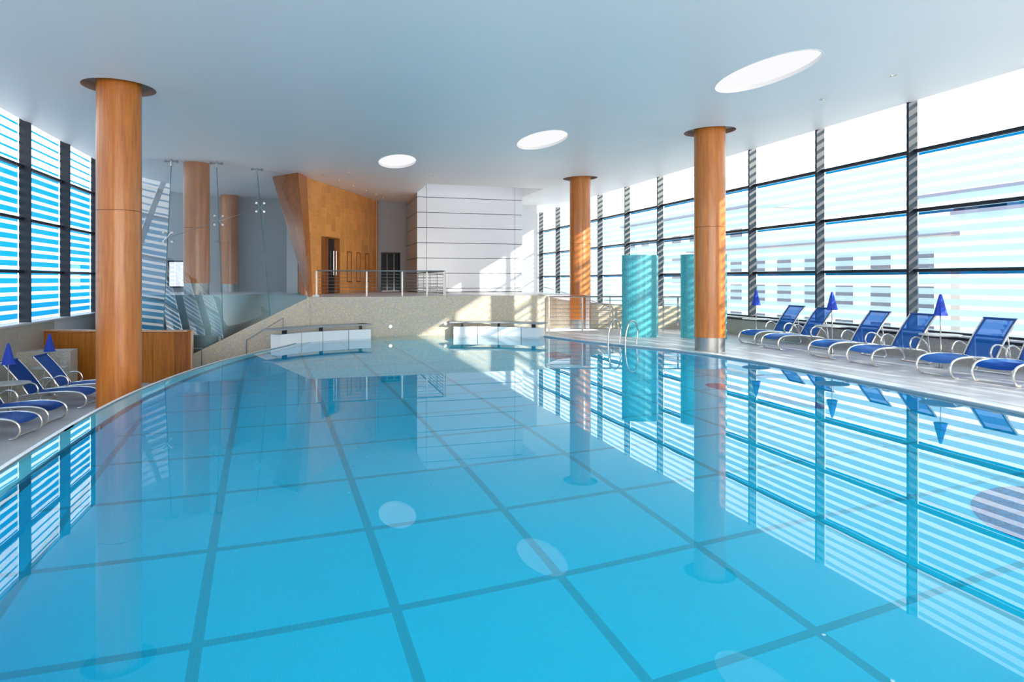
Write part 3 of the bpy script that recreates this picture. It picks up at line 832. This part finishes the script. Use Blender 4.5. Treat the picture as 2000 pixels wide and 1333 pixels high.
railing('railing', [(7.4, 20.45), (9.3, 20.0), (11.9, 19.0)], 0.0, 1.16, 8, 'long steel railing on the deck at the far right end of the pool', posts=(.0, .235, .43, .62, .80, .9, 1.0))
def poleset(name, paths, label, r=.018, mat=STEEL, cat='handrail'):
    ox, oy, oz = paths[0][0]
    e = empty(name, (ox, oy, oz), label=label, cat=cat)
    for k, p in enumerate(paths):
        bm = BM(); tube(bm, [(a - ox, b - oy, c - oz) for a, b, c in p], r, 8); obj('tube' if k else 'handrail', bm, mat, e, True)
    return e
poleset('stair_handrail', [[(9.85, 20.75, .76), (9.62, 22.5, 1.0), (9.45, 26.9, 1.42)], [(9.85, 20.75, 0), (9.85, 20.75, .76)], [(9.58, 23.3, 0.0), (9.58, 23.3, 1.07)]], 'sloping steel stair handrail behind the far column')
poleset('stair_handrail', [[(-1.92, 20.3, -.55), (-1.92, 20.3, -.02), (-.92, 20.3, .60), (-.92, 20.3, .20)]], 'thin bent steel handrail on the sloping mosaic stair wall')
poleset('stair_handrail', [[(-3.28, 20.0, ZL), (-3.28, 20.0, -.19), (-3.05, 20.0, -.19), (-3.05, 20.0, ZL)]], 'small steel handrail post beside the end of the low timber wall', r=.02)
# pool ladder: two inverted U grab rails
ld = empty('pool_ladder', (7.85, 15.9, 0), label='pair of polished steel grab rails over the right pool edge', cat='pool ladder')
for cx, cy in ((-.1, .3), (.13, -.25)):
    n_ = Vector((.92, .39, 0)); c0 = Vector((cx, cy, 0))
    P = [c0 - n_ * .26 + Vector((0, 0, -1.0)), c0 - n_ * .26 + Vector((0, 0, .0)), c0 - n_ * .2 + Vector((0, 0, .42)), c0 - n_ * .08 + Vector((0, 0, .60)), c0 + n_ * .06 + Vector((0, 0, .64)),
         c0 + n_ * .18 + Vector((0, 0, .55)), c0 + n_ * .24 + Vector((0, 0, .36)), c0 + n_ * .22 + Vector((0, 0, .18)), c0 + n_ * .2 + Vector((0, 0, .0))]
    bm = BM(); tube(bm, catmull(P, 5), .021, 10); obj('grab_rail', bm, CHROME, ld, True)
for z in (-.3, -.55, -.8):
    bm = BM(); a = Vector((-.1, .3, z)) - Vector((.92, .39, 0)) * .26; b = Vector((.13, -.25, z)) - Vector((.92, .39, 0)) * .26
    tube(bm, [a, b], .02, 8); obj('rung', bm, CHROME, ld, True)

# ------------------------------------------------------------------ turquoise shower screens
def shower(arcs, label, loc):
    e = empty('shower_screen', (*loc, 0), label=label, cat='shower', group='turquoise mosaic shower screens')
    for k, P in enumerate(arcs):
        C = catmull([(x - loc[0], y - loc[1], 0) for x, y in P], 6); C = [(p.x, p.y) for p in C]
        bm = BM(); slabwall(bm, C, .12, 0, 2.47); o = obj('curved_screen', bm, TURQ, e)
    bm = BM(); x, y = arcs[0][len(arcs[0]) // 2]
    lathe(bm, [(0, .02), (.35, .02), (.36, 0)], (x - loc[0] + .35, y - loc[1] + .75), n=24); obj('shower_tray', bm, COPING, e)
    bm = BM(); tube(bm, [(x - loc[0] + .4, y - loc[1] + .2, 1.95), (x - loc[0] + .4, y - loc[1] + .5, 1.98)], .012, 6)
    lathe(bm, [(.0, 1.99), (.02, 1.99), (.08, 1.95), (.0, 1.945)], (x - loc[0] + .4, y - loc[1] + .5), n=16); obj('shower_head', bm, CHROME, e, True)
shower([[(8.92, 18.15), (9.05, 17.9), (9.38, 17.68), (9.80, 17.60)], [(9.86, 17.72), (10.08, 18.0), (10.2, 18.3)]], 'left turquoise mosaic shower screen between the two right hand columns', (9.3, 17.9))
shower([[(10.40, 17.25), (10.45, 16.95), (10.75, 16.62), (11.1, 16.45), (11.42, 16.42)], [(11.46, 16.5), (11.60, 16.75), (11.66, 17.05)]], 'right turquoise mosaic shower screen partly hidden by the near right column', (10.9, 16.8))

# ------------------------------------------------------------------ loungers
def make_lounger(name, label, grp, seatm, backm):
    e = empty(name, (0, 0, 0), label=label, cat='sun lounger', group=grp)
    W2 = .33
    for s in (-1, 1):
        P = [(.16, s * W2, .018), (.07, s * W2, .035), (.01, s * W2, .11), (.0, s * W2, .20), (.05, s * W2, .29), (.18, s * W2, .345), (.42, s * W2, .365), (.8, s * W2, .345), (1.12, s * W2, .31), (1.30, s * W2, .27),
             (1.42, s * W2, .18), (1.45, s * W2, .06), (1.38, s * W2, .018)]
        bm = BM(); tube(bm, catmull(P, 4), .019, 8); obj('side_rail', bm, LPAINT, e, True)
    for x in (.16, 1.38):
        bm = BM(); tube(bm, [(x, -W2, .018), (x, W2, .018)], .016, 8); obj('foot_bar', bm, LPAINT, e, True)
    for s in (-1, 1):
        P = [(.93, s * (W2 + .035), .33), (.885, s * (W2 + .035), .42), (.93, s * (W2 + .035), .53), (1.04, s * (W2 + .035), .57), (1.17, s * (W2 + .035), .53), (1.30, s * (W2 + .035), .42), (1.38, s * (W2 + .035), .26)]
        bm = BM(); tube(bm, catmull(P, 5), .016, 8); obj('armrest', bm, LPAINT, e, True)
    # seat sling: sags slightly between the rails, follows the rail curve
    prof = [(.045, .275), (.10, .318), (.20, .352), (.42, .372), (.62, .362), (.8, .352), (.98, .335), (1.10, .325)]
    def sheet(prof, w, sag, th=.008):
        bm = BM(); R = []
        for (x, z) in prof:
            row = []
            for k in range(7):
                t = -1 + 2 * k / 6; row.append(bm.verts.new((x, t * w, z - sag * (1 - t * t))))
            R.append(row)
        for a, b in zip(R[:-1], R[1:]):
            for k in range(6): bm.faces.new((a[k], b[k], b[k + 1], a[k + 1]))
        bmesh.ops.solidify(bm, geom=bm.faces[:], thickness=th)
        return bm
    obj('seat', sheet(prof, W2 - .012, .025), seatm, e, True)
    x0, z0, x1, z1 = 1.10, .33, 1.60, 1.0
    bp = [(x0 + (x1 - x0) * t - .03 * sin(pi * t), z0 + (z1 - z0) * t) for t in [i / 8 for i in range(9)]]
    bk = obj('backrest', sheet(bp[:-1] + [bp[-1]], W2 - .03, .018), backm, e, True)
    bm = BM(); F = [(x0, -W2 + .02, z0)] + [(x, -W2 + .02, z) for x, z in bp[1:]]
    G = [(x, W2 - .02, z) for x, z in bp[::-1]]
    bm.free()
    for P in (F, G):
        bm = BM(); tube(bm, P, .017, 8); obj('back_frame', bm, LPAINT, e, True)
    bm = BM(); tube(bm, [(bp[-1][0], -W2 + .02, bp[-1][1]), (bp[-1][0], W2 - .02, bp[-1][1])], .022, 8)
    for s in (-1, 1):
        for a, b in zip(bp[:-1], bp[1:]):
            m = ((a[0] + b[0]) / 2, s * (W2 - .055), (a[1] + b[1]) / 2); L = hypot(b[0] - a[0], b[1] - a[1])
            box(bm, m, (L, .035, .016), Matrix.Rotation(-atan2(b[1] - a[1], b[0] - a[0]), 3, 'Y'))
    obj('hem', bm, BAND, e)
    for q in (-1, 1):
        bm = BM(); tube(bm, [(1.43, q * W2, .17), (1.37, q * (W2 - .02), .69)], .011, 6); obj('back_strut', bm, LPAINT, e, True)
    return e
right_l = [(10.60, 8.02, 3, 'blue sling sun lounger cut off by the right edge of the photo'),
           (10.48, 8.99, 0, 'blue sling sun lounger just left of the one cut off at the right edge'),
           (10.50, 10.66, -2, 'blue sling sun lounger behind the nearest right hand cafe table'),
           (10.58, 11.87, -4, 'blue sling sun lounger just right of the middle right hand cafe table'),
           (10.72, 13.66, -3, 'blue sling sun lounger whose back stands against a dark mullion by the middle table'),
           (10.95, 14.88, 0, 'farthest blue sling sun lounger on the right deck beside the shower')]
proto = None
for x, y, a, lb in right_l:
    if proto is None: proto = make_lounger('sun_lounger', lb, 'blue loungers on the right deck', SLINGS, SLINGB); o = proto
    else: o = copy_tree(proto)
    o['label'] = lb; o.location = (x, y, .002); o.rotation_euler = (0, 0, radians(a))
left_l = [(-4.35, 17.05, 176, 'farthest sun lounger on the lower left floor, its foot hidden behind the column'),
          (-4.58, 16.05, 174, 'second farthest left sun lounger, foot end just left of the column'),
          (-4.68, 14.35, 172, 'third left sun lounger, second nearest to the left edge'),
          (-4.72, 13.25, 172, 'nearest sun lounger on the lower left floor, cut off by the left edge')]
protoL = None
for x, y, a, lb in left_l:
    if protoL is None: protoL = make_lounger('sun_lounger', lb, 'blue loungers on the lower left floor', SLINGL, SLINGL); o = protoL
    else: o = copy_tree(protoL)
    o['label'] = lb; o.location = (x, y, ZL + .002); o.rotation_euler = (0, 0, radians(a))

# ------------------------------------------------------------------ cafe tables with small closed parasols
def make_table():
    e = empty('cafe_table', (0, 0, 0), label='x', cat='table', group='round cafe tables with parasols')
    bm = BM(); lathe(bm, [(0, .012), (.10, .012), (.11, .0)], n=24); lathe(bm, [(.03, .012), (.03, .10)], n=12); obj('foot', bm, STEEL, e, True)
    bm = BM(); tube(bm, [(0, 0, .01), (0, 0, .64)], .018, 10); obj('leg', bm, STEEL, e, True)
    bm = BM(); lathe(bm, [(0, .625), (.36, .628), (.375, .64), (.37, .652), (0, .655)], n=40); obj('tabletop', bm, TABLE, e, True)
    return e
def make_parasol():
    e = empty('closed_parasol', (0, 0, 0), label='x', cat='parasol', group='small closed blue parasols')
    bm = BM(); tube(bm, [(0, 0, .657), (0, 0, 1.04)], .011, 8); obj('pole', bm, STEEL, e, True)
    bm = BM(); n = 32; prof = [(.0, 1.44), (.02, 1.435), (.035, 1.38), (.07, 1.22), (.10, 1.08), (.118, 1.02)]
    R = []
    for r, z in prof: R.append([bm.verts.new((r * (1 + .07 * cos(8 * 2 * pi * k / n)) * cos(2 * pi * k / n), r * (1 + .07 * cos(8 * 2 * pi * k / n)) * sin(2 * pi * k / n), z)) for k in range(n)])
    for a, b in zip(R[:-1], R[1:]):
        for k in range(n): bm.faces.new((a[k], b[k], b[(k + 1) % n], a[(k + 1) % n]))
    bm.faces.new(R[-1]); bmesh.ops.remove_doubles(bm, verts=bm.verts[:], dist=1e-5); bmesh.ops.recalc_face_normals(bm, faces=bm.faces[:])
    obj('canopy', bm, BLUE, e, True)
    return e
T0, P0 = None, None
for x, y, z, a, lb in [(11.72, 9.89, 0, 0, 'nearest round cafe table on the right deck'),
                    (11.53, 12.5, 0, 0, 'middle cafe table on the right deck'),
                    (11.64, 15.4, 0, 0, 'farthest round cafe table on the right deck near the shower'),
                    (-5.98, 17.82, ZL, 0, 'round cafe table beside the mosaic block on the lower left floor'),
                    (-5.85, 15.33, ZL, 0, 'round cafe table on the lower floor at the left edge')]:
    if T0 is None: T0 = make_table(); P0 = make_parasol(); t, p = T0, P0
    else: t, p = copy_tree(T0), copy_tree(P0)
    t.location = p.location = (x, y, z); t['label'] = lb
    p['label'] = 'blue parasol in the ' + lb.replace('round ', '')

# ------------------------------------------------------------------ small lamps low on the mosaic wall and the timber wall
for k, (x, y, z, lb) in enumerate([(3.95, YM - .005, .33, 'round warm lamp on the mosaic wall beside the right pool seat'), (2.22, YM - .005, .27, 'round warm lamp on the mosaic wall between the two pool seats'),
                                   ]):
    e = empty('wall_lamp', (x, y, z), label=lb, cat='lamp', group='small round lamps low on the wall')
    bm = BM(); tube(bm, [(0, .01, 0), (0, -.012, 0)], .05, 20); obj('rim', bm, CHROME, e, True)
    bm = BM(); tube(bm, [(0, -.012, 0), (0, -.018, 0)], .024, 16); obj('bulb', bm, LAMPU, e)

# ------------------------------------------------------------------ medallions
medallion(7.2, 10.45, .26, .40, .1)
medallion(7.55, 9.1, .26, .75, .05)
medallion(5.87, 15.55, .3, .75, -.2)
medallion(6.38, 4.30, .8, .58, .5)
bm = BM(); pts = [(3.1 + .95 * cos(2 * pi * k / 36), -.05 + .26 * sin(2 * pi * k / 36)) for k in range(36)]
bm.free()

# ------------------------------------------------------------------ buildings outside
def building(x0, x1, y0, y1, z1, face, mat, label, rows, wy, step, zs, roof=True):
    e = empty('office_building', ((x0 + x1) / 2, (y0 + y1) / 2, -4), label=label, cat='building')
    cx, cy = (x0 + x1) / 2, (y0 + y1) / 2
    bm = BM(); box(bm, (0, 0, (z1 + 4) / 2), (x1 - x0, y1 - y0, z1 + 4)); obj('wall', bm, mat, e)
    if roof:
        bm = BM(); box(bm, (0, 0, z1 + 4 + .2), (x1 - x0 + .8, y1 - y0 + .8, .4)); obj('roof', bm, ROOFM, e)
    xf = (x0 if face < 0 else x1) - cx
    me = None; y = y0 + step * .6
    while y < y1 - step * .5:
        for z, h in zs:
            key = 'win%.1f' % h
            if me is None or key not in me:
                bm = BM(); box(bm, (0, 0, 0), (.12, wy, h)); o = obj('window', bm, BWIN, e); me = dict(me or {}); me[key] = o.data
            else: o = bpy.data.objects.new('window', me[key]); COL.objects.link(o); o.parent = e
            o.location = (xf, y - cy, z + 4)
        y += step
building(42, 56, 6, 34, 6.0, -1, BUILD1, 'pale office building seen through the right window, nearest one', 0, 2.4, 4.6, [(3.7, 1.5), (.3, 2.2), (-2.6, 1.6)])
building(46, 60, 38, 74, 5.2, -1, BUILD2, 'cream office building farther along beyond the right window', 0, 2.0, 4.0, [(3.2, 1.6), (.2, 2.0), (-2.6, 1.4)])
building(70, 84, 40, 62, 11.5, -1, BUILD1, 'taller pale building with dark roof seen high through the right window', 0, 6.0, 9.0, [(9.6, 1.3)])
building(64, 78, 86, 130, 13, -1, BUILD2, 'distant pale block at the far left end of the right window', 0, 3.0, 6.0, [(9, 1.6), (5.5, 1.6), (2, 1.6)])
building(-44, -30, 26, 50, 9.5, 1, BUILD2, 'cream building seen through the left window, nearest one', 0, 1.8, 3.6, [(7.6, 1.6), (4.4, 1.6), (1.2, 1.6), (-2, 1.6)])
building(-66, -50, 56, 100, 15.0, 1, BUILD1, 'taller pale building behind the first one beyond the left window', 0, 2.4, 4.6, [(12.5, 1.6), (9.0, 1.6), (5.5, 1.6), (2.0, 1.6)])
